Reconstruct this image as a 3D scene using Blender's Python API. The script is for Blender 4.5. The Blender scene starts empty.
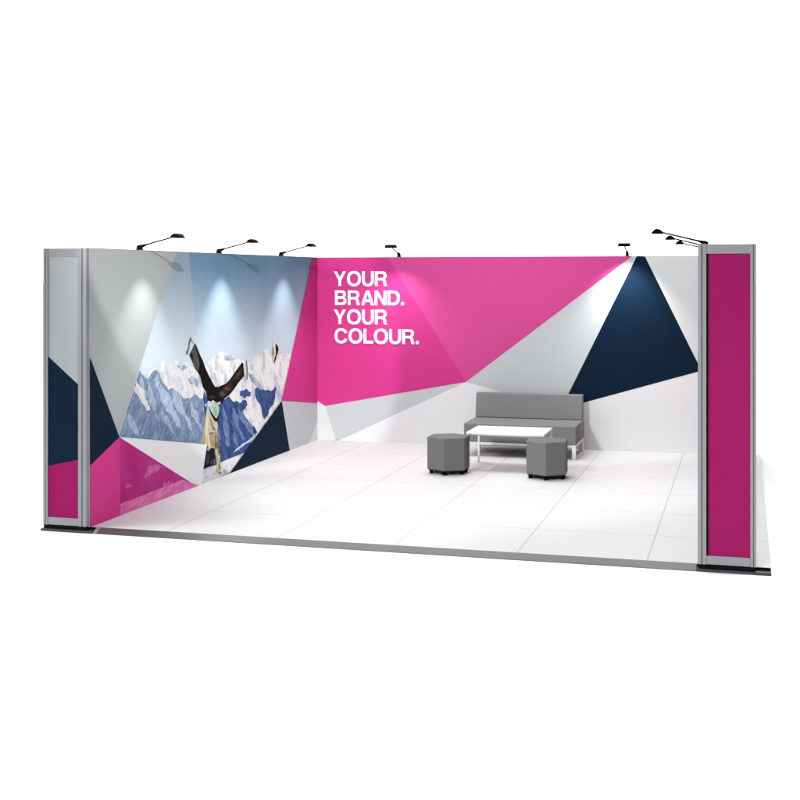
import bpy, bmesh, math, random
from mathutils import Vector, Matrix
from mathutils.geometry import tessellate_polygon
R = math.radians
scene = bpy.context.scene
col = scene.collection

# ------------------------------------------------------------------ camera
FPX, HORIZON, YAW = 1240.83, 275.20, 0.27090          # measured from the photograph (800 px wide)
CAM = Vector((5.4298, -15.4584, 2.1674))
cd = bpy.data.cameras.new('camera'); cam = bpy.data.objects.new('camera', cd); col.objects.link(cam)
cam.location = CAM; cam.rotation_euler = (R(90), 0, YAW)
cd.sensor_width = 36; cd.lens = FPX * 36 / 800; cd.shift_y = (HORIZON - 400) / 800
cd.clip_start = 0.1; cd.clip_end = 2000
scene.camera = cam

# ------------------------------------------------------------------ world: white backdrop; brighter left, dimmer right, added to shape the light
W = bpy.data.worlds.new('World'); scene.world = W; W.use_nodes = True
nt = W.node_tree; nt.nodes.clear()
wo = nt.nodes.new('ShaderNodeOutputWorld'); bg = nt.nodes.new('ShaderNodeBackground')
tc = nt.nodes.new('ShaderNodeTexCoord'); sx = nt.nodes.new('ShaderNodeVectorMath'); mr = nt.nodes.new('ShaderNodeMapRange')
mr.interpolation_type = 'SMOOTHSTEP'
mr.inputs['From Min'].default_value = -0.05; mr.inputs['From Max'].default_value = 0.37
mr.inputs['To Min'].default_value = 0.12; mr.inputs['To Max'].default_value = 2.7
sx.operation = 'DOT_PRODUCT'; sx.inputs[1].default_value = (-0.90, 0.436, 0)
nt.links.new(tc.outputs['Generated'], sx.inputs[0]); nt.links.new(sx.outputs['Value'], mr.inputs['Value'])
bg.inputs['Color'].default_value = (1, 1, 1, 1)
nt.links.new(mr.outputs[0], bg.inputs['Strength']); nt.links.new(bg.outputs[0], wo.inputs[0])
scene.view_settings.view_transform = 'Standard'; scene.view_settings.look = 'None'
scene.view_settings.exposure = 0; scene.view_settings.gamma = 1

# ------------------------------------------------------------------ lamps out of view: keys and added fills
def aim(o, target):
    o.rotation_euler = (Vector(target) - o.location).to_track_quat('-Z', 'Y').to_euler()
def area(name, loc, target, sx_, sy_, power, colr=(1, 1, 1), spread=180):
    l = bpy.data.lights.new(name, 'AREA'); l.shape = 'RECTANGLE'; l.size = sx_; l.size_y = sy_; l.energy = power; l.color = colr; l.spread = R(spread)
    o = bpy.data.objects.new(name, l); col.objects.link(o); o.location = loc; aim(o, target); return o
def spot(name, loc, target, power, angle, blend, radius, colr=(1, 1, 1)):
    l = bpy.data.lights.new(name, 'SPOT'); l.energy = power; l.spot_size = R(angle); l.spot_blend = blend
    l.shadow_soft_size = radius; l.color = colr
    o = bpy.data.objects.new(name, l); col.objects.link(o); o.location = loc; aim(o, target); return o
spot('wall_key_lamp', (3.8, -11.7, 5.1), (0.0, -3.0, 2.0), 2500, 21.5, 0.2, 0.015)
spot('left_wall_fill_lamp', (7.5, -11.0, 4.5), (0.2, -4.3, 0.15), 2300, 31, 1.0, 0.3)  # unseen fill added to brighten the lower left wall
spot('stand_key_lamp', (0.9, -11.5, 5.2), (2.75, -1.0, 1.0), 2600, 40, 0.35, 0.5)
area('overhead_fill', (2.5, -1.3, 5.4), (2.6, -1.6, 0), 2.2, 2.0, 42, spread=85)  # unseen soft light added to whiten the floor and lift the seat tops
spot('ground_fill', (10.6, -4.4, 3.9), (7.6, -3.9, -0.04), 1350, 92, 0.7, 0.4)  # this and the next two: unseen lights added to keep the ground white
spot('ground_fill', (-5.0, -8.5, 6.0), (-3.4, -6.8, -0.04), 1200, 80, 0.8, 0.8)
spot('ground_fill', (3.0, -13.0, 6.0), (4.2, -8.6, -0.04), 1600, 66, 0.6, 0.8)

# ------------------------------------------------------------------ helpers
class MB:
    """collects faces, builds them as ONE mesh object"""
    def __init__(s): s.v = []; s.f = []; s.m = []; s.sm = []
    def add(s, verts, faces, mat=0, smooth=False):
        b = len(s.v); s.v += [tuple(v) for v in verts]
        for f in faces: s.f.append([b + i for i in f]); s.m.append(mat); s.sm.append(smooth)
    def box(s, a, b, mat=0):
        x0, y0, z0 = a; x1, y1, z1 = b
        v = [(x0, y0, z0), (x1, y0, z0), (x1, y1, z0), (x0, y1, z0), (x0, y0, z1), (x1, y0, z1), (x1, y1, z1), (x0, y1, z1)]
        s.add(v, [(0, 3, 2, 1), (4, 5, 6, 7), (0, 1, 5, 4), (1, 2, 6, 5), (2, 3, 7, 6), (3, 0, 4, 7)], mat)
    def prism(s, pts, vec, mat=0, smooth=False):
        """closed polygon pts (3d) pushed along vec"""
        vec = Vector(vec); n = len(pts); p = [Vector(q) for q in pts]
        s.add(p + [q + vec for q in p], [tuple(range(n))[::-1], tuple(range(n, 2 * n))], mat)
        b = len(s.v) - 2 * n
        for i in range(n):
            j = (i + 1) % n
            s.f.append([b + i, b + j, b + n + j, b + n + i]); s.m.append(mat); s.sm.append(smooth)
    def tube(s, p0, p1, r0, r1=None, n=12, mat=0):
        r1 = r0 if r1 is None else r1
        p0, p1 = Vector(p0), Vector(p1); d = (p1 - p0).normalized()
        a = d.orthogonal().normalized(); c = d.cross(a)
        ring = lambda p, r: [p + r * (math.cos(2 * math.pi * k / n) * a + math.sin(2 * math.pi * k / n) * c) for k in range(n)]
        v = ring(p0, r0) + ring(p1, r1)
        s.add(v, [(k, (k + 1) % n, n + (k + 1) % n, n + k) for k in range(n)], mat, True)
        s.add(v[:n], [tuple(range(n))[::-1]], mat); s.add(v[n:], [tuple(range(n))], mat)
    def flat(s, loops, mapper, mat=0):
        """flat 2d polygon (outer loop + holes) laid through mapper(x, y) -> 3d"""
        tris = tessellate_polygon([[Vector((x, y, 0)) for x, y in lp] for lp in loops])
        pts = [mapper(x, y) for lp in loops for x, y in lp]
        s.add(pts, tris, mat)
    def build(s, name, mats, parent=None, bevel=0, segs=2, recalc=True):
        me = bpy.data.meshes.new(name); me.from_pydata(s.v, [], s.f)
        for m in (mats if isinstance(mats, (list, tuple)) else [mats]): me.materials.append(m)
        for p, mi, sm in zip(me.polygons, s.m, s.sm): p.material_index = mi; p.use_smooth = sm
        if recalc:
            bm = bmesh.new(); bm.from_mesh(me); bmesh.ops.recalc_face_normals(bm, faces=bm.faces); bm.to_mesh(me); bm.free()
        o = bpy.data.objects.new(name, me); col.objects.link(o)
        if parent: o.parent = parent
        if bevel:
            b = o.modifiers.new('bevel', 'BEVEL'); b.width = bevel; b.segments = segs; b.limit_method = 'ANGLE'; b.angle_limit = R(35)
            b.harden_normals = False
            for p in me.polygons: p.use_smooth = True
            w = o.modifiers.new('wn', 'WEIGHTED_NORMAL'); w.keep_sharp = True
        return o
def thing(name, label, cat, loc=(0, 0, 0), rz=0, group=None):
    o = bpy.data.objects.new(name, None); o.empty_display_size = 0.1; col.objects.link(o)
    o.location = loc; o.rotation_euler = (0, 0, rz); o['label'] = label; o['category'] = cat
    if group: o['group'] = group
    return o
def dup(root, loc, rz, label):
    r = root.copy(); col.objects.link(r); r.location = loc; r.rotation_euler = (0, 0, rz); r['label'] = label
    for ch in list(root.children):
        c = ch.copy(); col.objects.link(c); c.parent = r
        for g in list(ch.children):
            d = g.copy(); col.objects.link(d); d.parent = c
    return r

# ------------------------------------------------------------------ materials
def lin(c):
    return tuple((x / 12.92 if x <= 0.04045 else ((x + 0.055) / 1.055) ** 2.4) for x in [q / 255 for q in c]) + (1,)
def mat(name, rgb, rough=0.5, metal=0.0, var=0.05, scale=6.0, bump=0.0, bscale=300.0, spec=0.5, stretch=(1, 1, 1)):
    m = bpy.data.materials.new(name); m.use_nodes = True; n = m.node_tree.nodes; l = m.node_tree.links
    p = n['Principled BSDF']; c = lin(rgb)
    t = n.new('ShaderNodeTexCoord'); mp = n.new('ShaderNodeMapping'); mp.inputs['Scale'].default_value = stretch
    l.new(t.outputs['Object'], mp.inputs[0])
    nz = n.new('ShaderNodeTexNoise'); nz.inputs['Scale'].default_value = scale; nz.inputs['Detail'].default_value = 5
    l.new(mp.outputs[0], nz.inputs['Vector'])
    mx = n.new('ShaderNodeMix'); mx.data_type = 'RGBA'
    mx.inputs[6].default_value = tuple(x * (1 - var) for x in c[:3]) + (1,); mx.inputs[7].default_value = tuple(min(1, x * (1 + var)) for x in c[:3]) + (1,)
    l.new(nz.outputs['Fac'], mx.inputs[0]); l.new(mx.outputs[2], p.inputs['Base Color'])
    rr = n.new('ShaderNodeMapRange'); rr.inputs['To Min'].default_value = max(0, rough - 0.05); rr.inputs['To Max'].default_value = rough + 0.05
    l.new(nz.outputs['Fac'], rr.inputs['Value']); l.new(rr.outputs[0], p.inputs['Roughness'])
    p.inputs['Metallic'].default_value = metal; p.inputs['Specular IOR Level'].default_value = spec
    if bump:
        n2 = n.new('ShaderNodeTexNoise'); n2.inputs['Scale'].default_value = bscale; n2.inputs['Detail'].default_value = 3
        l.new(t.outputs['Object'], n2.inputs['Vector'])
        b = n.new('ShaderNodeBump'); b.inputs['Strength'].default_value = bump; b.inputs['Distance'].default_value = 0.002
        l.new(n2.outputs['Fac'], b.inputs['Height']); l.new(b.outputs[0], p.inputs['Normal'])
    return m
def rock(name, base, light, lo, hi, scale, stretch, tilt=0.0, fine=None):
    """printed photo texture: two inks broken up by tilted, stretched noise, with a finer speckle of the light ink"""
    m = bpy.data.materials.new(name); m.use_nodes = True; n = m.node_tree.nodes; l = m.node_tree.links
    p = n['Principled BSDF']; p.inputs['Roughness'].default_value = 0.8; p.inputs['Specular IOR Level'].default_value = 0.05
    t = n.new('ShaderNodeTexCoord'); mp = n.new('ShaderNodeMapping'); mp.vector_type = 'TEXTURE'
    mp.inputs['Scale'].default_value = tuple(1 / q for q in stretch); mp.inputs['Rotation'].default_value = (tilt, 0, 0)
    l.new(t.outputs['Object'], mp.inputs[0])
    nz = n.new('ShaderNodeTexNoise'); nz.inputs['Scale'].default_value = scale; nz.inputs['Detail'].default_value = 9; nz.inputs['Roughness'].default_value = 0.66
    nz.inputs['Distortion'].default_value = 0.35
    l.new(mp.outputs[0], nz.inputs['Vector'])
    cr = n.new('ShaderNodeValToRGB'); cr.color_ramp.elements[0].position = lo; cr.color_ramp.elements[1].position = hi
    cr.color_ramp.elements[0].color = lin(base); cr.color_ramp.elements[1].color = lin(light)
    l.new(nz.outputs['Fac'], cr.inputs[0]); out = cr.outputs[0]
    if fine:
        n2 = n.new('ShaderNodeTexNoise'); n2.inputs['Scale'].default_value = scale * 3.2; n2.inputs['Detail'].default_value = 6; n2.inputs['Roughness'].default_value = 0.7
        l.new(mp.outputs[0], n2.inputs['Vector'])
        c2 = n.new('ShaderNodeMapRange'); c2.inputs['From Min'].default_value = fine[1]; c2.inputs['From Max'].default_value = fine[1] + 0.10
        l.new(n2.outputs['Fac'], c2.inputs['Value'])
        mx = n.new('ShaderNodeMix'); mx.data_type = 'RGBA'; mx.inputs[7].default_value = lin(fine[0])
        l.new(c2.outputs[0], mx.inputs[0]); l.new(out, mx.inputs[6]); out = mx.outputs[2]
    l.new(out, p.inputs['Base Color'])
    return m
def sky_print(name, top, bottom):
    """the printed photograph's own sky: deep blue printed at the top running paler to its skyline"""
    m = bpy.data.materials.new(name); m.use_nodes = True; n = m.node_tree.nodes; l = m.node_tree.links
    p = n['Principled BSDF']; p.inputs['Roughness'].default_value = 0.8; p.inputs['Specular IOR Level'].default_value = 0.05
    t = n.new('ShaderNodeTexCoord'); s = n.new('ShaderNodeSeparateXYZ'); r = n.new('ShaderNodeMapRange')
    r.inputs['From Min'].default_value = 1.35; r.inputs['From Max'].default_value = 2.3
    nz = n.new('ShaderNodeTexNoise'); nz.inputs['Scale'].default_value = 1.6; nz.inputs['Detail'].default_value = 4
    ad = n.new('ShaderNodeMath'); ad.operation = 'MULTIPLY_ADD'; ad.inputs[1].default_value = 0.35; ad.inputs[2].default_value = -0.17
    a2 = n.new('ShaderNodeMath'); a2.operation = 'ADD'; a2.use_clamp = True
    mx = n.new('ShaderNodeMix'); mx.data_type = 'RGBA'; mx.inputs[6].default_value = lin(bottom); mx.inputs[7].default_value = lin(top)
    l.new(t.outputs['Object'], s.inputs[0]); l.new(s.outputs['Z'], r.inputs['Value']); l.new(t.outputs['Object'], nz.inputs['Vector'])
    l.new(nz.outputs['Fac'], ad.inputs[0]); l.new(ad.outputs[0], a2.inputs[0]); l.new(r.outputs[0], a2.inputs[1])
    l.new(a2.outputs[0], mx.inputs[0]); l.new(mx.outputs[2], p.inputs['Base Color'])
    return m
def tile_mat(name, rgb, line):
    m = bpy.data.materials.new(name); m.use_nodes = True; n = m.node_tree.nodes; l = m.node_tree.links
    p = n['Principled BSDF']; p.inputs['Roughness'].default_value = 0.55; p.inputs['Specular IOR Level'].default_value = 0.3
    t = n.new('ShaderNodeTexCoord'); s = n.new('ShaderNodeSeparateXYZ'); l.new(t.outputs['Object'], s.inputs[0])
    outs = []
    for ax, off in (('X', 0.285), ('Y', 5.94)):
        a = n.new('ShaderNodeMath'); a.operation = 'ADD'; a.inputs[1].default_value = off + 0.5
        w = n.new('ShaderNodeMath'); w.operation = 'WRAP'; w.inputs[1].default_value = 0.5; w.inputs[2].default_value = -0.5
        b = n.new('ShaderNodeMath'); b.operation = 'ADD'; b.inputs[1].default_value = off
        f = n.new('ShaderNodeMath'); f.operation = 'FRACT'
        d = n.new('ShaderNodeMath'); d.operation = 'PINGPONG'; d.inputs[1].default_value = 0.5
        l.new(s.outputs[ax], b.inputs[0]); l.new(b.outputs[0], d.inputs[0]); outs.append(d.outputs[0])
        for q in (a, w, f): n.remove(q)
    mn = n.new('ShaderNodeMath'); mn.operation = 'MINIMUM'; l.new(outs[0], mn.inputs[0]); l.new(outs[1], mn.inputs[1])
    st = n.new('ShaderNodeMapRange'); st.inputs['From Min'].default_value = 0.003; st.inputs['From Max'].default_value = 0.009
    l.new(mn.outputs[0], st.inputs['Value'])
    mx = n.new('ShaderNodeMix'); mx.data_type = 'RGBA'; mx.inputs[6].default_value = lin(line)
    nz = n.new('ShaderNodeTexNoise'); nz.inputs['Scale'].default_value = 1.3; nz.inputs['Detail'].default_value = 6; l.new(t.outputs['Object'], nz.inputs['Vector'])
    m2 = n.new('ShaderNodeMix'); m2.data_type = 'RGBA'; m2.inputs[6].default_value = lin(tuple(x - 4 for x in rgb)); m2.inputs[7].default_value = lin(tuple(min(255, x + 4) for x in rgb))
    l.new(nz.outputs['Fac'], m2.inputs[0]); l.new(m2.outputs[2], mx.inputs[7])
    l.new(st.outputs[0], mx.inputs[0]); l.new(mx.outputs[2], p.inputs['Base Color'])
    return m
PR = dict(rough=0.8, var=0.02, scale=2.5, spec=0.05)
M = dict(
    ground=mat('white_studio_floor', (251, 251, 251), 0.8, var=0.01, spec=0.1),
    tile=tile_mat('white_floor_tile', (202, 202, 202), (170, 170, 171)),
    alu=mat('brushed_aluminium', (134, 137, 141), 0.45, 0.2, 0.05, 40, stretch=(1, 1, 0.05)),
    alu_dark=mat('grooved_aluminium', (92, 95, 99), 0.5, 0.2, 0.06, 40, stretch=(1, 1, 0.05)),
    trim=mat('aluminium_edge_trim', (90, 88, 92), 0.34, 0.45, 0.22, 260, bump=0.35, bscale=260),
    trim_dark=mat('dark_edge_trim', (64, 68, 71), 0.4, 0.6, 0.08, 60),
    rubber_and_gap=mat('black_rubber_and_gap', (6, 6, 7), 0.7, var=0.1, spec=0.08),  # pouf feet; also the black put into shaded gaps of plinth and frame
    black=mat('black_lamp_metal', (5, 5, 6), 0.7, 0.0, 0.1, 30, spec=0.05),
    core=mat('white_panel_back', (206, 208, 208), 0.6, var=0.03),
    pink=mat('pink_print', (192, 56, 128), **PR),
    pink2=mat('light_pink_print', (196, 72, 137), **PR),
    pinkp=mat('deep_pink_print', (140, 24, 86), **PR),
    navy=mat('navy_print', (12, 31, 49), **PR),
    grey=mat('grey_print', (182, 188, 190), **PR),
    panel_grey=mat('panel_grey_print', (154, 159, 161), **PR),
    facet=mat('pale_grey_print', (158, 162, 162), **PR),
    lgrey=mat('light_grey_print', (206, 208, 208), **PR),
    white=mat('white_print', (215, 216, 217), **PR),
    letter=mat('white_letter_print', (240, 243, 246), **PR),
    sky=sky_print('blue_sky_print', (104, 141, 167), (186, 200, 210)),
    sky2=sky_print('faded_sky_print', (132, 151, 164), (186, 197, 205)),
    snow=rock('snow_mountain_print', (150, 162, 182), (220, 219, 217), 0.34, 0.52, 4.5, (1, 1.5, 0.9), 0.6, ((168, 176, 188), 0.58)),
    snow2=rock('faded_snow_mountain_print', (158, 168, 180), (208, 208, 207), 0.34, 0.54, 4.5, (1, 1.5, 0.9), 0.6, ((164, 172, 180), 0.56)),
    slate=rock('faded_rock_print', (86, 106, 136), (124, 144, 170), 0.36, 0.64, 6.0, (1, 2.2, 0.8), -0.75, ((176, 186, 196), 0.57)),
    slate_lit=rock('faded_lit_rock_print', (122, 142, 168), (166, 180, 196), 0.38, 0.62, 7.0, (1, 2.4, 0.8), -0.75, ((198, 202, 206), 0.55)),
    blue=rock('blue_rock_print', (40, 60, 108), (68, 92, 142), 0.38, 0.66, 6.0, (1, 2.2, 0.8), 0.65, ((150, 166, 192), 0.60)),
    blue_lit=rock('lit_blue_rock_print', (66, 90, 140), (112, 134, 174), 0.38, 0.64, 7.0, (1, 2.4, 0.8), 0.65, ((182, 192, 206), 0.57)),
    shade=rock('shaded_snow_print', (124, 140, 166), (196, 200, 206), 0.42, 0.6, 8, (1, 1.5, 1), 0.5),
    snowfield=rock('snow_field_print', (160, 164, 174), (206, 207, 209), 0.36, 0.5, 9, (1, 1, 2), 0.2),
    magenta=rock('magenta_photo_print', (158, 36, 110), (172, 50, 124), 0.4, 0.65, 2, (1, 1, 1)),
    magsnow=rock('pink_snow_print', (192, 92, 150), (210, 120, 170), 0.4, 0.6, 7, (1, 0.8, 3), 0.3),
    magpatch=rock('pink_peak_print', (174, 72, 138), (192, 98, 156), 0.4, 0.6, 9, (1, 1.5, 1)),
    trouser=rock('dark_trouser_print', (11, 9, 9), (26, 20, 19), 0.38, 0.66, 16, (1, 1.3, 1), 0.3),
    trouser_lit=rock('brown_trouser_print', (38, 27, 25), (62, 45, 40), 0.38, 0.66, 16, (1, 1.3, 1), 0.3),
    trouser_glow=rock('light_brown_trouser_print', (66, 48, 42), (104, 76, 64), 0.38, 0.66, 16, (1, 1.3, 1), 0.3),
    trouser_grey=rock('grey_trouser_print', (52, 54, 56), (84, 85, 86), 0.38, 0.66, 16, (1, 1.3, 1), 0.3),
    boot=rock('boot_print', (168, 172, 178), (206, 207, 208), 0.38, 0.66, 16, (1, 1.3, 1), 0.3),
    boot_dark=rock('boot_shell_print', (70, 74, 78), (116, 120, 124), 0.38, 0.66, 16, (1, 1.3, 1), 0.3),
    belt=rock('belt_print', (110, 136, 196), (168, 186, 220), 0.38, 0.66, 16, (1, 1.3, 1), 0.3),
    shirt=rock('green_shirt_print', (150, 180, 156), (186, 204, 186), 0.38, 0.66, 16, (1, 1.3, 1), 0.3),
    shirt_deep=rock('deep_green_shirt_print', (122, 158, 122), (150, 178, 146), 0.38, 0.66, 16, (1, 1.3, 1), 0.3),
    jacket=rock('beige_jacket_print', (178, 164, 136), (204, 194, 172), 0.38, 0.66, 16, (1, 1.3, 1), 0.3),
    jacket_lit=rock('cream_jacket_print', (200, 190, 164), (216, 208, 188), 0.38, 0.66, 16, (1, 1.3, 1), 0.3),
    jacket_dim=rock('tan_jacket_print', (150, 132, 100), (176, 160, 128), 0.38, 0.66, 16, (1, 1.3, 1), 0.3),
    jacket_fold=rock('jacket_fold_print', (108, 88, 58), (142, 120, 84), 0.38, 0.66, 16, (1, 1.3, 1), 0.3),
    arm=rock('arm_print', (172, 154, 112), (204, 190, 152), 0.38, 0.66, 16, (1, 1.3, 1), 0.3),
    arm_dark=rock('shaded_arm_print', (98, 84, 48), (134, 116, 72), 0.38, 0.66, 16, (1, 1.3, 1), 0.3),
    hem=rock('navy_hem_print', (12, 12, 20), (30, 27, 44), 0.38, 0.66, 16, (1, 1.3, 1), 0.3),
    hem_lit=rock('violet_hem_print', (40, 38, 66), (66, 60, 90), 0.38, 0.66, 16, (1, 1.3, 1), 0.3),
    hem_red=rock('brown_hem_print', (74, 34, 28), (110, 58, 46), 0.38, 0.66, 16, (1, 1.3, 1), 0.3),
    fabric=mat('grey_upholstery', (120, 120, 121), 0.8, 0.0, 0.06, 50, bump=0.35, bscale=700, spec=0.2),
    fabric2=mat('dark_grey_upholstery', (104, 104, 105), 0.75, 0.0, 0.06, 50, bump=0.35, bscale=700, spec=0.25),
    wmetal=mat('white_powder_coat', (232, 233, 234), 0.4, var=0.02),
    ttop=mat('white_table_laminate', (240, 240, 241), 0.3, var=0.015),
)
# ------------------------------------------------------------------ photo plane -> metres on a wall
UX = Vector((math.cos(YAW), math.sin(YAW), 0)); UY = Vector((-math.sin(YAW), math.cos(YAW), 0))
def on_plane(u, v, axis, val):
    d = UX * ((u - 400) / FPX) + UY + Vector((0, 0, -(v - HORIZON) / FPX))
    t = (val - CAM[axis]) / d[axis]
    return CAM + d * t
H, D, WX = 2.4, 5.944, 5.0946
LP, RP = 0.4187, 0.4183
def lw(pts):                                              # left wall: list of (y, z)
    out = []
    for u, v in pts:
        q = on_plane(u, v, 0, 0.0); out.append((min(-0.0005, max(-D + 0.0505, q.y)), min(H, max(0.0, q.z))))
    return out
def bw(pts):
    out = []
    for u, v in pts:
        q = on_plane(u, v, 1, 0.0); out.append((min(WX - .0005, max(0.0005, q.x)), min(H, max(0.0, q.z))))
    return out
def rough_line(pts, amp, depth, seed):
    """fractal ridge between the given points"""
    rnd = random.Random(seed); p = list(pts)
    for d in range(depth):
        q = [p[0]]
        for a, b in zip(p, p[1:]):
            L = math.hypot(b[0] - a[0], b[1] - a[1])
            q.append(((a[0] + b[0]) / 2 + rnd.uniform(-1, 1) * amp * L * .4, (a[1] + b[1]) / 2 + rnd.uniform(-1, 1) * amp * L)); q.append(b)
        p = q
    return p
def blob(pts, amp=0.25, depth=2, seed=1):
    return rough_line(list(pts) + [pts[0]], amp, depth, seed)[:-1]
LAY = 0.0001

# ------------------------------------------------------------------ setting: ground and raised floor
g = MB(); g.add([(-300, -300, -.042), (300, -300, -.042), (300, 300, -.042), (-300, 300, -.042)], [(0, 1, 2, 3)])
go = g.build('ground', M['ground']); go['kind'] = 'structure'
PX0, PX1, PY0, PY1 = -0.435, 5.618, -5.87, 0.12
f = MB(); f.box((PX0, PY0, -.0412), (PX1, PY1, 0))
fo = f.build('floor', M['tile']); fo['kind'] = 'structure'; fo['label'] = 'raised white tiled exhibition floor'
prof = lambda x: [(x, PY0 - .002, -.0408), (x, -5.952, -.0408), (x, -5.952, -.036), (x, -5.878, -.001), (x, PY0 - .002, .0012)]
t = MB(); t.prism(prof(0.10), (WX - .012 - 0.10, 0, 0)); t.build('edge_trim', M['trim'], fo, bevel=.001)
for a, b in ((PX0, 0.06), (WX - .01, PX1)):
    t = MB(); t.prism([(a, PY0 - .006, -.0408), (a, -5.954, -.0408), (a, -5.954, -.022), (a, -5.950, -.0195), (a, PY0 - .006, -.0195)], (b - a, 0, 0)); t.build('plinth_trim', M['trim_dark'], fo, bevel=.001)
    t = MB(); t.box((a + .002, PY0 - .0055, -.019), (b - .002, PY0 - .0008, -.0008)); t.build('plinth_gap_shade', M['rubber_and_gap'], fo)  # black strip stands in for the shaded gap above the plinth
t = MB(); t.prism([(x, y, z + .0012) if z > -.03 else (x, y - .002, z) for x, y, z in prof(0.062)], (.036, 0, 0)); t.build('corner_cap', M['alu'], fo, bevel=.001)

# ------------------------------------------------------------------ frame panel (front return)
def return_panel(parent, x0, x1, yf, infill, pl_, pr_, gap_shade=0):
    """aluminium framed front panel, facing -y"""
    th = .05; rt, rb = 0.072, 0.078
    root = MB(); root.box((x0 + pl_ - .004, yf + .012, rb - .004), (x1 - pr_ + .004, yf + th - .012, H - rt + .004))
    rp = root.build('return_panel', M['core'], parent)
    def post(a, b, groove):
        w = b - a; k = MB()
        if w > .05:
            n = groove
            k.box((a, yf, .012), (a + w * .42, yf + th, H)); k.box((a + w * .42, yf + .006, .012), (a + w * .54, yf + th, H - .002), 1)
            k.box((a + w * .54, yf + .001, .012), (b, yf + th, H))
        else:
            k.box((a, yf + .002, .012), (a + w * .48, yf + th, H)); k.box((a + w * .48, yf + .007, .012), (a + w * .6, yf + th, H - .002), 1); k.box((a + w * .6, yf, .012), (b, yf + th, H))
        k.build('frame_post', [M['alu'], M['alu_dark']], rp, bevel=.002)
    post(x0, x0 + pl_, 1); post(x1 - pr_, x1, 1)
    k = MB(); k.box((x0 + pl_ + .0005, yf + .004, H - rt), (x1 - pr_ - .0005, yf + th, H - .001)); k.build('frame_rail', M['alu'], rp, bevel=.002)
    k = MB(); k.box((x0 + pl_ + .0005, yf + .004, .014), (x1 - pr_ - .0005, yf + th, rb)); k.build('frame_rail', M['alu'], rp, bevel=.002)
    k = MB(); yy = yf + .0105
    for poly, mi in infill: k.flat([poly], lambda x, z: (x, yy, z), mi)
    k.build('printed_infill', [M['panel_grey'], M['navy'], M['pinkp'], M['pink']], rp)
    k = MB(); k.box((x0 + .006, yf + .004, -.019), (x1 - .006, yf + th - .005, .0115)); k.build('base_gap_shade', M['rubber_and_gap'], rp)  # black strip stands in for the dark gap under the panel
    if gap_shade:
        k = MB(); k.box((x0 + pl_ + .0005, yf + .006, rb + .0005), (x0 + pl_ + gap_shade, yf + .011, H - rt - .0005)); k.build('gap_shade', M['rubber_and_gap'], rp)  # black strip stands in for the dark gap between post and infill
    return rp

# ------------------------------------------------------------------ left wall
lwall = thing('display_wall', 'left exhibition wall printed with snowy mountains and a handstanding figure between coloured facets', 'wall', (0, -D / 2, 0))
lx = Matrix.Translation((0, D / 2, 0))
class Sheet(MB):
    """a print: flat polygons laid a hair above one another on one wall"""
    def __init__(s, kind): super().__init__(); s.kind = kind; s.mats = []; s.n = 0
    def lay(s, pts, m, holes=()):
        if m not in s.mats: s.mats.append(m)
        off = .002 + LAY * s.n; s.n += 1
        if s.kind == 'l': s.flat([lw(pts)], lambda y, z: (off, y + D / 2, z), s.mats.index(m))
        else: s.flat([bw(pts)], lambda x, z: (x - WX / 2, -off, z), s.mats.index(m))
k = MB(); k.box((-.05, -D + .0505 + D / 2, .0005), (0, D / 2, H - .0005)); k.build('wall_panel', M['core'], lwall)
k = MB(); k.box((-.052, -D + .0508 + D / 2, H), (.0, D / 2, H + .004)); k.build('top_profile', M['alu'], lwall)
s = Sheet('l')
s.lay([(60, 246), (176.2, 250), (118, 437), (80, 387)], M['facet'])
s.lay([(118, 437), (207, 443.5), (240, 440), (320, 430), (229, 473), (194, 489), (150, 470)], M['snowfield'])
# the printed photograph: sky, far snow range, rock, left of the fold faded and right of it full colour
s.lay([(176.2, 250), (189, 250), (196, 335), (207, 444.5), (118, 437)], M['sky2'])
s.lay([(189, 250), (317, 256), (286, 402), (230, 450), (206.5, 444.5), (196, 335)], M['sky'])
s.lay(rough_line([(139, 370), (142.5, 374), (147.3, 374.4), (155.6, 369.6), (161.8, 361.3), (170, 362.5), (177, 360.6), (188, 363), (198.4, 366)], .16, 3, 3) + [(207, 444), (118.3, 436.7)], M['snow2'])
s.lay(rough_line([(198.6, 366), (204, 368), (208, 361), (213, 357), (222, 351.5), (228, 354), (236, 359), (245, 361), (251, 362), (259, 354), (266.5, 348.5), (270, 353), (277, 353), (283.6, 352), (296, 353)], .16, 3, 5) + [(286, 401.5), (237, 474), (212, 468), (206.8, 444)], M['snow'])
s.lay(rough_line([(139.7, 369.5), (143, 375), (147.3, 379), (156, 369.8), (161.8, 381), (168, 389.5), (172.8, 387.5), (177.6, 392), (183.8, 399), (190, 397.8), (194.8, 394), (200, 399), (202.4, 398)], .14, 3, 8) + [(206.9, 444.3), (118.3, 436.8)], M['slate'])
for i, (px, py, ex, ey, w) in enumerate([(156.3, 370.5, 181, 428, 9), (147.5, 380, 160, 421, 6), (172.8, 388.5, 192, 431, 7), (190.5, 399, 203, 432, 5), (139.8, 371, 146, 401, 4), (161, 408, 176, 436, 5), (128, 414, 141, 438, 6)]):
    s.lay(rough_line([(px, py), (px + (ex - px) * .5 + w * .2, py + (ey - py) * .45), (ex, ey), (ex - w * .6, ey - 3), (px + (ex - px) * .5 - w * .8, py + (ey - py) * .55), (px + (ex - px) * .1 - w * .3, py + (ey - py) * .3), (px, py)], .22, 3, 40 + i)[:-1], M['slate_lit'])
s.lay(blob([(136, 381), (138, 384), (144, 395), (148.5, 405), (150, 410), (147, 411), (141, 403), (136.5, 394), (134, 388)], .3, 2, 4), M['snow2'])
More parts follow.
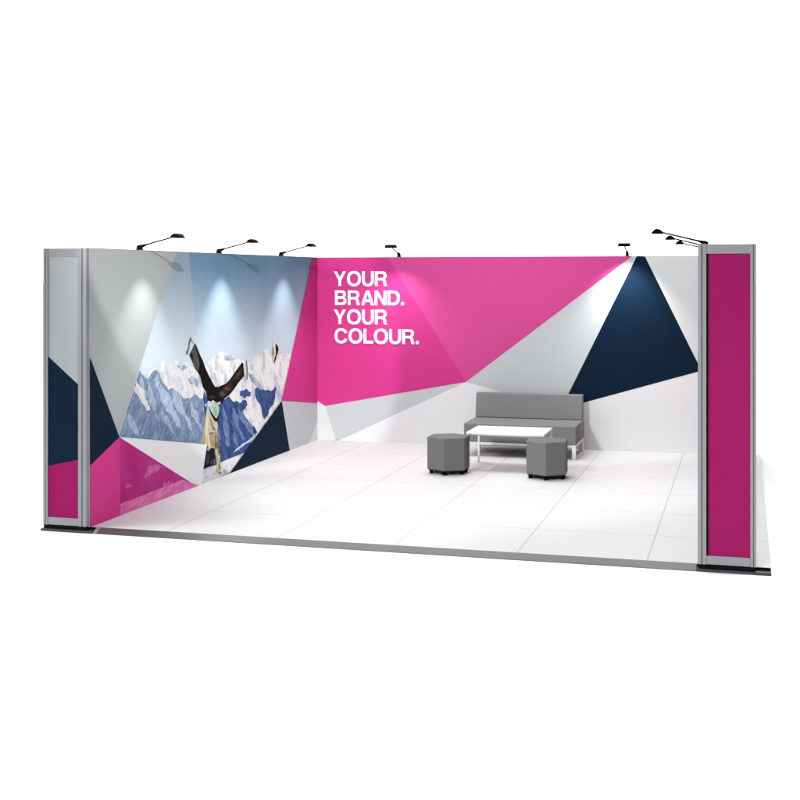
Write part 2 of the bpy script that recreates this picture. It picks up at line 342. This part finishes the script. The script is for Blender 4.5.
s.lay(rough_line([(202.6, 398), (204, 391), (206, 396), (212, 404), (219, 403), (223, 400), (229, 396.3), (234, 403), (236.5, 405), (244.6, 415.8), (254.4, 427), (257, 432)], .14, 3, 12) + [(246, 452), (233, 457), (211.5, 466), (206.9, 445)], M['blue'])
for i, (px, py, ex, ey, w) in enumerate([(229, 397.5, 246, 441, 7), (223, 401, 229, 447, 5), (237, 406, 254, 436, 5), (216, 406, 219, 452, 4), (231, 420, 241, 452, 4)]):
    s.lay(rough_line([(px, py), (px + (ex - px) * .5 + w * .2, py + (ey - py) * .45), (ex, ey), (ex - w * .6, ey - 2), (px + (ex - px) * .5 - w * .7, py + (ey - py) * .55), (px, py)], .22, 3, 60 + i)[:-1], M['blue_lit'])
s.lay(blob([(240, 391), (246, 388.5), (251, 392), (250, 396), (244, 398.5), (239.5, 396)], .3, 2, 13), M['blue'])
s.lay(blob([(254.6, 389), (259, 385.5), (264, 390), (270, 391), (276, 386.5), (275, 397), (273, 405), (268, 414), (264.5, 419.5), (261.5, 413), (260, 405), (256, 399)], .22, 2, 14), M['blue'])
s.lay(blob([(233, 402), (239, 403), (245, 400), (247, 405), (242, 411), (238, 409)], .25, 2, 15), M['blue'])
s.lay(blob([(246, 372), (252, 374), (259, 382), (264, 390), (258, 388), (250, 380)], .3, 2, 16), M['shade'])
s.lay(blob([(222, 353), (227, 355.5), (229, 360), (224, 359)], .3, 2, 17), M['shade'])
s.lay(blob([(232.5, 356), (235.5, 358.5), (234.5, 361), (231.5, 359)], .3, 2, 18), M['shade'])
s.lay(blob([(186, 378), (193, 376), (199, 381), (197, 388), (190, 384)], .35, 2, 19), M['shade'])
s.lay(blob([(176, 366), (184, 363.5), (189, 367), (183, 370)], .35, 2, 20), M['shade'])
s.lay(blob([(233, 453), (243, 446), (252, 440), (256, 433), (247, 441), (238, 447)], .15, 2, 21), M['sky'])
# handstanding figure in the photograph
Z3 = lambda pts: [(180 + x / 10, 340 + y / 10) for x, y in pts]
Z4 = lambda pts: [(195 + x / 10, 400 + y / 10) for x, y in pts]
Z6 = lambda pts: [(230 + x / 6.16, 320 + y / 6.16) for x, y in pts]
zoomed = lambda ox, oy, k: (lambda pts: [(ox + x / k, oy + y / k) for x, y in pts])
Za, Zb, Zc, Zd, Ze = zoomed(182, 334, 11.43), zoomed(206, 350, 13.34), zoomed(192, 396, 16.0), zoomed(192, 436, 17.4), zoomed(255, 325, 10.0)
# raised boots
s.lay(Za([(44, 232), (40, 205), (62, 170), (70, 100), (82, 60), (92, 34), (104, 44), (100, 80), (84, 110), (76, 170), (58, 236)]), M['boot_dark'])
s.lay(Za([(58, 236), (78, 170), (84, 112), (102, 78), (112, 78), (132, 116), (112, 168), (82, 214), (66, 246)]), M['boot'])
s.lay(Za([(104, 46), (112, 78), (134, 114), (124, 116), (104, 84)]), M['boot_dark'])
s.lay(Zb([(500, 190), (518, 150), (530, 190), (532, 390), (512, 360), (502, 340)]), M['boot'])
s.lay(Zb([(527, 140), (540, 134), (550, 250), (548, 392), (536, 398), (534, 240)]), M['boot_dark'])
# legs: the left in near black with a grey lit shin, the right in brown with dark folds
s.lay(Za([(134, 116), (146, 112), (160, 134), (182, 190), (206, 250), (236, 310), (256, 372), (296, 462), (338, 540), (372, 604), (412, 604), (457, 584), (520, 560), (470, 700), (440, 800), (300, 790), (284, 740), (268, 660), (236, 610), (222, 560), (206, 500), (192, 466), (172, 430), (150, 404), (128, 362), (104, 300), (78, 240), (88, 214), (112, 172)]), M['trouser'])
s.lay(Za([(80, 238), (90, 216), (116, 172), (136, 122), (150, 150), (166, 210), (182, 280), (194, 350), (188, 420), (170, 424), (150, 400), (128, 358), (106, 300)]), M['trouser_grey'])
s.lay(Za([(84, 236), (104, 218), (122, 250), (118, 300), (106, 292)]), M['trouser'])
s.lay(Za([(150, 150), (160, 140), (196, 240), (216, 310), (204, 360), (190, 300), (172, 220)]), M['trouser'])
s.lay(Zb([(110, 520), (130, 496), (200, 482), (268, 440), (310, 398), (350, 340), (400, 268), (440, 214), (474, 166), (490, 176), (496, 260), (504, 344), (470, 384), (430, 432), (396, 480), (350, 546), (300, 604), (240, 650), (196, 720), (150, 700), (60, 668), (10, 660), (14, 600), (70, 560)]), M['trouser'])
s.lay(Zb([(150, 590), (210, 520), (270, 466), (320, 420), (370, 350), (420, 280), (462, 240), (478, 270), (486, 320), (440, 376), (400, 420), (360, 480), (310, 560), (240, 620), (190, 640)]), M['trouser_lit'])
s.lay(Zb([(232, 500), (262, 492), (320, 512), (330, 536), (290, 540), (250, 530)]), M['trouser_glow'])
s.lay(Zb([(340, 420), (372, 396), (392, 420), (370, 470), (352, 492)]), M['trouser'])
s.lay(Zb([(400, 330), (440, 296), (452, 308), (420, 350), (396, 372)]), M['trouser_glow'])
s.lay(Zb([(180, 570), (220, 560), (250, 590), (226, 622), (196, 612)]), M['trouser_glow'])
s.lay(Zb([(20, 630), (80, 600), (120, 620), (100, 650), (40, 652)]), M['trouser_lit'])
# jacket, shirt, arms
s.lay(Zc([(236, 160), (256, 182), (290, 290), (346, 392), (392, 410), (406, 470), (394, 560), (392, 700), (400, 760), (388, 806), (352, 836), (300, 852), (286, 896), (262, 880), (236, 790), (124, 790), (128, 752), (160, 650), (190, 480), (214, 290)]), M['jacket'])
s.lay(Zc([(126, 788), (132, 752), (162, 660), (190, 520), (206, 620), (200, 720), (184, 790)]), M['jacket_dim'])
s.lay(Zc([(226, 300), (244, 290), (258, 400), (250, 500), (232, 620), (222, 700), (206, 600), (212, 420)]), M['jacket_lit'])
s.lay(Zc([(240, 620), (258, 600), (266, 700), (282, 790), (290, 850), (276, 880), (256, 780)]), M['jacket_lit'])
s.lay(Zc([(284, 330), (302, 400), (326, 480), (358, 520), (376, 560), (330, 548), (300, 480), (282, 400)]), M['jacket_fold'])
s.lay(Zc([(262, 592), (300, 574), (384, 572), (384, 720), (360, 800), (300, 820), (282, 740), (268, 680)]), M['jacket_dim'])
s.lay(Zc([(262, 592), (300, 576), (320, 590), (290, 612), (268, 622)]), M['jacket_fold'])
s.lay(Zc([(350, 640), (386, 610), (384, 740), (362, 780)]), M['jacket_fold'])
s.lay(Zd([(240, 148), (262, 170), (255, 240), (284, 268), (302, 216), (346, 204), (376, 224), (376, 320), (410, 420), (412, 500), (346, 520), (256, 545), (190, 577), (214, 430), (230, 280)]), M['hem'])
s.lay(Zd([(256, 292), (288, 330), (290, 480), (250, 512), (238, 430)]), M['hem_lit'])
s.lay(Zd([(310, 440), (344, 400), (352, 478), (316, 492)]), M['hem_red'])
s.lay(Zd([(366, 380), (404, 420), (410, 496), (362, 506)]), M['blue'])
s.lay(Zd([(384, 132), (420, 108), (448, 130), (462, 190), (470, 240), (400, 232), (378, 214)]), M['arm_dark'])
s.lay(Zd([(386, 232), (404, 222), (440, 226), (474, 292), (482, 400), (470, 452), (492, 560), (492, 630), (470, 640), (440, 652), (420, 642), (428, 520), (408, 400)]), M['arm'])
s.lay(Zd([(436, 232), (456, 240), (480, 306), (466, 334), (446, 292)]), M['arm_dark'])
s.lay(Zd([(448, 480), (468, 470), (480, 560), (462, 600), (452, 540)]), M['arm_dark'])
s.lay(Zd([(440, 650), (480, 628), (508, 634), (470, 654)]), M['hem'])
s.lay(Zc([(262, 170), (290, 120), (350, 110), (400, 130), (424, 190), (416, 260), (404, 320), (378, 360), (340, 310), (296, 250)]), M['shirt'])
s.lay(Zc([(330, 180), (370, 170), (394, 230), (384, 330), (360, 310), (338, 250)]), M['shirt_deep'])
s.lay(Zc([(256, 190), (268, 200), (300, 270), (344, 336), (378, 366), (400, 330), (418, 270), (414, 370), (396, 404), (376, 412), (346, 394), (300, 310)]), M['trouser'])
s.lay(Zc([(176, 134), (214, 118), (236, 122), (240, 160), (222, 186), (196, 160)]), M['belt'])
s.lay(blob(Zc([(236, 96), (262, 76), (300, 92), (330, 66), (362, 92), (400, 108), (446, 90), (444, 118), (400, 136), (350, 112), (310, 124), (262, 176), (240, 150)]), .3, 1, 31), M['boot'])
# the far glove against the sky
s.lay(blob(Ze([(184, 124), (194, 160), (206, 200), (206, 300), (196, 372), (184, 384), (170, 340), (164, 280), (172, 200)]), .12, 1, 22), M['jacket_lit'])
s.lay(blob(Ze([(196, 180), (212, 196), (230, 244), (216, 290), (204, 340), (192, 380), (184, 372), (200, 300), (200, 240)]), .12, 1, 23), M['trouser'])
s.lay(Ze([(172, 220), (182, 230), (182, 300), (172, 320), (168, 280)]), M['jacket_fold'])
s.lay(blob([(219, 473), (224, 470), (231, 470.5), (229, 473.5), (222, 476)], .3, 2, 24), M['shade'])
# the coloured facets
s.lay([(118, 437), (206.3, 444.6), (202.5, 469), (201.5, 486), (194.5, 487.5), (150, 460)], M['white'])
s.lay([(60, 361), (118.5, 437), (60, 474)], M['navy'])
s.lay([(60, 474), (118.5, 437), (119.6, 520), (60, 545)], M['pink'])
s.lay([(118.5, 437), (196, 488), (119.6, 520)], M['magenta'])
s.lay([(119.5, 504), (181.5, 479.7), (198, 489.5), (119.6, 520)], M['magsnow'])
s.lay(blob([(142.5, 477), (146.5, 467.5), (152, 465), (158, 464), (162, 466.5), (157, 471), (150, 474), (144, 478)], .3, 3, 25), M['magpatch'])
s.lay(blob([(162, 486), (163.5, 481), (166, 484), (167.5, 480), (170, 484), (170.5, 479.5), (172, 483.5), (165, 486.5)], .2, 1, 26), M['magpatch'])
s.lay(blob([(121.5, 489.5), (125, 487), (128.5, 482.5), (131, 486), (127, 488)], .3, 2, 27), M['magpatch'])
s.lay([(281, 400.8), (289.3, 455), (220, 480), (229, 473)], M['navy'])
s.lay([(312, 254), (325, 254), (325, 404), (317, 403.4), (281, 400.8)], M['pink'])
s.lay([(281, 400.8), (317, 403.4), (325, 404), (325, 450), (289, 456)], M['grey'])
s.lay([(317.3, 419), (309, 443.3), (305, 452), (325, 450), (325, 400)], M['lgrey'])
s.build('printed_graphic', s.mats, lwall, recalc=False)
x0, x1 = -LP, 0.0
rp = return_panel(lwall, x0, x1, -D + D / 2, [
    ([(x0 + .04, 1.465 + .006), (x1 - .075, 1.223), (x1 - .075, H - .07), (x0 + .04, H - .07)], 0),
    ([(x0 + .04, .517), (x1 - .075, .584), (x1 - .075, 1.223), (x0 + .04, 1.471)], 1),
    ([(x0 + .04, .07), (x1 - .075, .07), (x1 - .075, .584), (x0 + .04, .517)], 2)], .046, .079)

# ------------------------------------------------------------------ back wall
bwall = thing('display_wall', 'back exhibition wall lettered YOUR BRAND. YOUR COLOUR. over pink, grey, white and navy facets', 'wall', (WX / 2, 0, 0))
k = MB(); k.box((-WX / 2 - .05, .0005, .0005), (WX / 2 + .05, .05, H - .0005)); k.build('wall_panel', M['core'], bwall)
k = MB(); k.box((-WX / 2 - .05, .0045, H), (WX / 2 + .05, .052, H + .004)); k.build('top_profile', M['alu'], bwall)
s = Sheet('b')
s.lay([(310, 250), (720, 250), (720, 470), (310, 470)], M['white'])
s.lay([(645, 250), (645, 256.5), (697, 361.5), (720, 405), (720, 250)], M['lgrey'])
s.lay([(310, 400), (317, 403.4), (325.5, 406), (336, 446), (310, 446)], M['lgrey'])
s.lay([(325.3, 405.6), (466, 382), (341, 439.6), (328, 445.5), (336, 441)], M['grey'])
s.lay([(466, 382), (629.5, 250), (636, 250), (561, 408.8)], M['grey'])
s.lay([(310, 250), (383, 250), (388, 257), (466, 382), (325.3, 406), (310, 400.5)], M['pink'])
s.lay([(383, 250), (632, 250), (466, 382), (388, 257)], M['pink2'])
s.lay([(636.6, 250), (641.6, 250), (645, 256.5), (697, 361.5), (702, 371), (697, 372), (561, 408.8)], M['navy'])
s.build('printed_graphic', s.mats, bwall, recalc=False)
# lettering: heavy grotesque capitals, cap height 1
def arc(cx, cy, rx, ry, a0, a1, n=14, p=2.25):
    o = []
    for i in range(n + 1):
        a = R(a0 + (a1 - a0) * i / n); c, s_ = math.cos(a), math.sin(a)
        o.append((cx + rx * math.copysign(abs(c) ** (2 / p), c), cy + ry * math.copysign(abs(s_) ** (2 / p), s_)))
    return o
G = {
 'Y': (.93, [[(0, 1), (.24, 1), (.465, .60), (.69, 1), (.93, 1), (.57, .39), (.57, 0), (.36, 0), (.36, .39)]]),
 'O': (1.06, [arc(.53, .5, .53, .525, 0, 350, 36), arc(.53, .5, .315, .345, 0, 350, 36)]),
 'U': (.89, [[(0, 1)] + arc(.445, .38, .445, .405, 180, 360, 20) + [(.89, 1), (.68, 1)] + arc(.445, .39, .235, .235, 360, 180, 16) + [(.21, 1)]]),
 'R': (.93, [[(0, 0), (0, 1), (.56, 1)] + arc(.58, .725, .30, .275, 88, -40, 14) + [(.77, .48), (.70, .455), (.80, .40), (.845, .30), (.86, .12), (.92, .02), (.92, 0), (.685, 0), (.655, .08), (.645, .24), (.61, .34), (.52, .385), (.21, .385), (.21, 0)],
       [(.21, .83), (.52, .83)] + arc(.53, .69, .135, .14, 88, -88, 10) + [(.21, .55)]]),
 'B': (.90, [[(0, 0), (0, 1), (.52, 1)] + arc(.54, .745, .29, .255, 88, -30, 12) + [(.74, .55), (.69, .525), (.76, .50)] + arc(.57, .285, .31, .285, 35, -88, 14) + [(.55, 0)],
       [(.21, .835), (.48, .835)] + arc(.5, .715, .12, .12, 88, -88, 8) + [(.21, .595)], [(.21, .43), (.52, .43)] + arc(.53, .3, .14, .13, 88, -88, 8) + [(.21, .17)]]),
 'A': (.98, [[(0, 0), (.37, 1), (.61, 1), (.98, 0), (.745, 0), (.675, .21), (.305, .21), (.235, 0)], [(.36, .375), (.62, .375), (.49, .77)]]),
 'N': (.88, [[(0, 0), (0, 1), (.22, 1), (.67, .32), (.67, 1), (.88, 1), (.88, 0), (.66, 0), (.21, .68), (.21, 0)]]),
 'D': (.93, [[(0, 0), (0, 1), (.42, 1)] + arc(.44, .5, .49, .5, 88, -88, 22) + [(.42, 0)], [(.21, .825), (.40, .825)] + arc(.40, .5, .315, .325, 88, -88, 18) + [(.40, .175), (.21, .175)]]),
 'C': (.99, [arc(.51, .5, .51, .525, 24, 336, 34) + arc(.51, .5, .295, .345, 334, 26, 30)]),
 'L': (.74, [[(0, 0), (0, 1), (.21, 1), (.21, .185), (.72, .185), (.72, 0)]]),
 '.': (.22, [arc(.11, .11, .115, .115, 0, 345, 20, 3.5)]),
}
k = MB(); CAP = .190; TR = .080; XS = .945
for word, zb, xs in (('YOUR', 2.027, .238), ('BRAND.', 1.778, .254), ('YOUR', 1.528, .238), ('COLOUR.', 1.279, .248)):
    x = xs
    for ch in word:
        w, loops = G[ch]
        k.flat(loops, lambda a, b: (x + a * XS * CAP - WX / 2, -.0095, zb + b * CAP))
        x += (w * XS + (TR if ch not in 'LA' else .045)) * CAP
    print(word, 'ends at', x)
k.build('lettering', M['letter'], bwall, recalc=False)

# ------------------------------------------------------------------ right wall
rwall = thing('display_wall', 'right exhibition wall with a tall pink framed end panel at its front', 'wall', (WX, -D / 2, 0))
k = MB(); k.box((0, -D + .0505 + D / 2, .0005), (.05, D / 2, H - .0005)); k.build('wall_panel', M['core'], rwall)
k = MB(); k.box((0, -D + .0508 + D / 2, H), (.052, D / 2, H + .004)); k.build('top_profile', M['alu'], rwall)
k = MB(); q = lambda y, z: (-.002, y + D / 2, z); q2 = lambda y, z: (-.003, y + D / 2, z)
k.flat([[(-D + .051, 0.001), (-.001, .001), (-.001, H), (-D + .051, H)]], q, 0)
k.flat([[(-.002, 1.1), (-2.2, 1.9), (-3.4, .9), (-.002, .7)]], q2, 1)
k.flat([[(-3.4, .9), (-D + .052, 1.6), (-D + .052, .002), (-4.2, .002)]], q2, 2)
k.build('printed_graphic', [M['navy'], M['pinkp'], M['navy']], rwall, recalc=False)  # unseen print, made dark to cut light bounced onto the furniture
return_panel(rwall, 0.0, RP, -D + D / 2, [([(.06, .07), (RP - .035, .07), (RP - .035, H - .06), (.06, H - .06)], 2)], .0600, .042, .0145)

for w in (lwall, bwall, rwall): w['kind'] = 'thing'

# ------------------------------------------------------------------ arm spotlights (arm points along local +x)
def make_lamp(loc, rz, label):
    t = thing('arm_spotlight', label, 'spotlight', loc, rz, 'arm spotlights along the wall tops')
    k = MB(); k.box((-.056, -.022, .004), (-.002, .022, .02)); k.box((-.058, -.02, -.05), (-.053, .02, .0035))
    k.prism([(-.052, -.018, .0205), (-.01, -.018, .0205), (.045, -.010, .05), (.05, -.010, .062), (-.035, -.018, .05), (-.052, -.018, .04)], (0, .036, 0))
    k.build('clamp', M['black'], t, bevel=.003)
    k = MB(); k.tube((.035, 0, .052), (.325, 0, .124), .0078, .0070, 10); k.build('arm', M['black'], t)
    k = MB()
    side = [(.317, .118), (.322, .134), (.340, .149), (.362, .154), (.380, .148), (.405, .122), (.407, .112), (.318, .112)]
    n = len(side); rows = []
    for y, sc in [(-.072, .90), (-.066, 1.0), (.066, 1.0), (.072, .90)]:
        rows.append([(.362 + (x - .362) * (0.6 + .4 * sc), y, .112 + (z - .112) * sc) for x, z in side])
    v = [p for r_ in rows for p in r_]
    fc = [(r_ * n + i, r_ * n + (i + 1) % n, (r_ + 1) * n + (i + 1) % n, (r_ + 1) * n + i) for r_ in range(3) for i in range(n)]
    fc += [tuple(range(n))[::-1], tuple(range(3 * n, 4 * n))]
    k.add(v, fc); k.build('lamp_head', M['black'], t, bevel=.003)
    return t
FT = (.27, .27, .27, .40, .0, .20, .20, .20)
lamp0 = make_lamp((0.004, -4.924, H), 0, 'black arm spotlight over the plain grey facet, at the front of the left wall')
for i, (loc, rz, lab) in enumerate([
    ((0.004, -4.924, H), 0, None),
    ((0.004, -3.107, H), 0, 'black arm spotlight above the upturned legs, middle one of the left wall'),
    ((0.004, -1.246, H), 0, 'black arm spotlight on the left wall closest to the back corner'),
    ((1.116, -0.002, H), -90, 'black arm spotlight on the back wall beside the white lettering'),
    ((4.035, -0.002, H), -90, 'black arm spotlight on the back wall above the narrow grey tip beside the navy facet'),
    ((WX - .004, -4.924, H), 180, 'nearest and highest looking of the black arm spotlights reaching in from the pink end panel'),
    ((WX - .004, -3.107, H), 180, 'black arm spotlight on the right wall, between the nearest and the farthest one there'),
    ((WX - .004, -1.246, H), 180, 'smallest and lowest looking of the three black arm spotlights left of the pink end panel')]):
    if lab: dup(lamp0, loc, R(rz), lab)
    a = R(rz); hx = .362; pos = Vector(loc) + Vector((math.cos(a) * hx, math.sin(a) * hx, .100))
    foot = Vector(loc) + Vector((math.cos(a) * FT[i], math.sin(a) * FT[i], -.90))
    spot('lamp_light', pos, foot, (56, 66, 54, 72, 115, 26, 26, 26)[i], (84, 84, 84, 116, 92, 88, 88, 88)[i], (.75, .75, .75, 1, 1, 1, 1, 1)[i], 0.02, (1, .985, .96))

# ------------------------------------------------------------------ sofa
sofa = thing('sofa', 'long grey upholstered bench sofa on a white metal frame against the back wall', 'sofa', (2.855, -.5, 0))
hw = .675
k = MB(); k.box((-hw, -.40, .172), (hw, .36, .395)); k.build('seat', M['fabric'], sofa, bevel=.018, segs=4)
k = MB(); k.prism([(-hw + .01, .215, .397), (-hw + .01, .365, .397), (-hw + .01, .385, .70), (-hw + .01, .275, .70)], (2 * hw - .02, 0, 0)); k.build('backrest', M['fabric'], sofa, bevel=.014, segs=4)
k = MB(); k.box((-hw + .01, -.385, .1405), (hw - .01, -.335, .1705)); k.box((-hw + .01, .30, .1405), (hw - .01, .35, .1705))
for x in (-hw + .01, hw - .05): k.box((x, -.3345, .1405), (x + .04, .2995, .1705))
k.build('frame', M['wmetal'], sofa, bevel=.003)
for x in (-hw + .01, hw - .055):
    for y in (-.38, .30):
        k = MB(); k.box((x, y, .001), (x + .045, y + .045, .140)); k.build('leg', M['wmetal'], sofa, bevel=.003)

# ------------------------------------------------------------------ coffee table
table = thing('coffee_table', 'low white coffee table with slim legs in front of the grey sofa', 'table', (2.882, -1.65, 0))
tw, td = .436, .318
k = MB(); k.box((-tw, -td, .401), (tw, td, .423)); k.build('tabletop', M['ttop'], table, bevel=.003)
k = MB()
for y in (-td + .06, td - .08): k.box((-tw + .03, y, .380), (tw - .03, y + .02, .4005))
for x in (-tw + .03, tw - .05): k.box((x, -td + .0805, .380), (x + .02, td - .0805, .4005))
k.build('apron', M['wmetal'], table, bevel=.002)
for x in (-tw + .004, tw - .026):
    for y in (-td + .01, td - .032):
        k = MB(); k.box((x, y, .001), (x + .022, y + .022, .4005)); k.build('leg', M['wmetal'], table, bevel=.002)

# ------------------------------------------------------------------ hexagonal poufs
PR_ = .2455
def make_pouf(loc, rz, label):
    t = thing('pouf', label, 'pouf', loc, rz, 'hexagonal poufs in front of the coffee table')
    hexa = lambda r, z: [(r * math.cos(R(60 * i)), r * math.sin(R(60 * i)), z) for i in range(6)]
    k = MB(); k.prism(hexa(PR_, .046), (0, 0, .358)); b = k.build('body', M['fabric2'], t, bevel=.016, segs=4)
    k = MB(); k.prism(hexa(.230, .038), (0, 0, .0075)); k.build('base_board', M['rubber_and_gap'], t)
    for i in range(6):
        a = R(60 * i); k = MB(); c = Vector((.195 * math.cos(a), .195 * math.sin(a), 0))
        k.tube(c + Vector((0, 0, .001)), c + Vector((0, 0, .0375)), .020, .024, 14); k.build('foot', M['rubber_and_gap'], t)
    return t
p0 = make_pouf((2.296, -2.18, 0), YAW + R(-106), 'grey hexagonal pouf on black feet, left of the white coffee table')
dup(p0, (3.388, -2.21, 0), YAW + R(-101), 'grey hexagonal pouf on black feet, right, hiding the end of the coffee table')
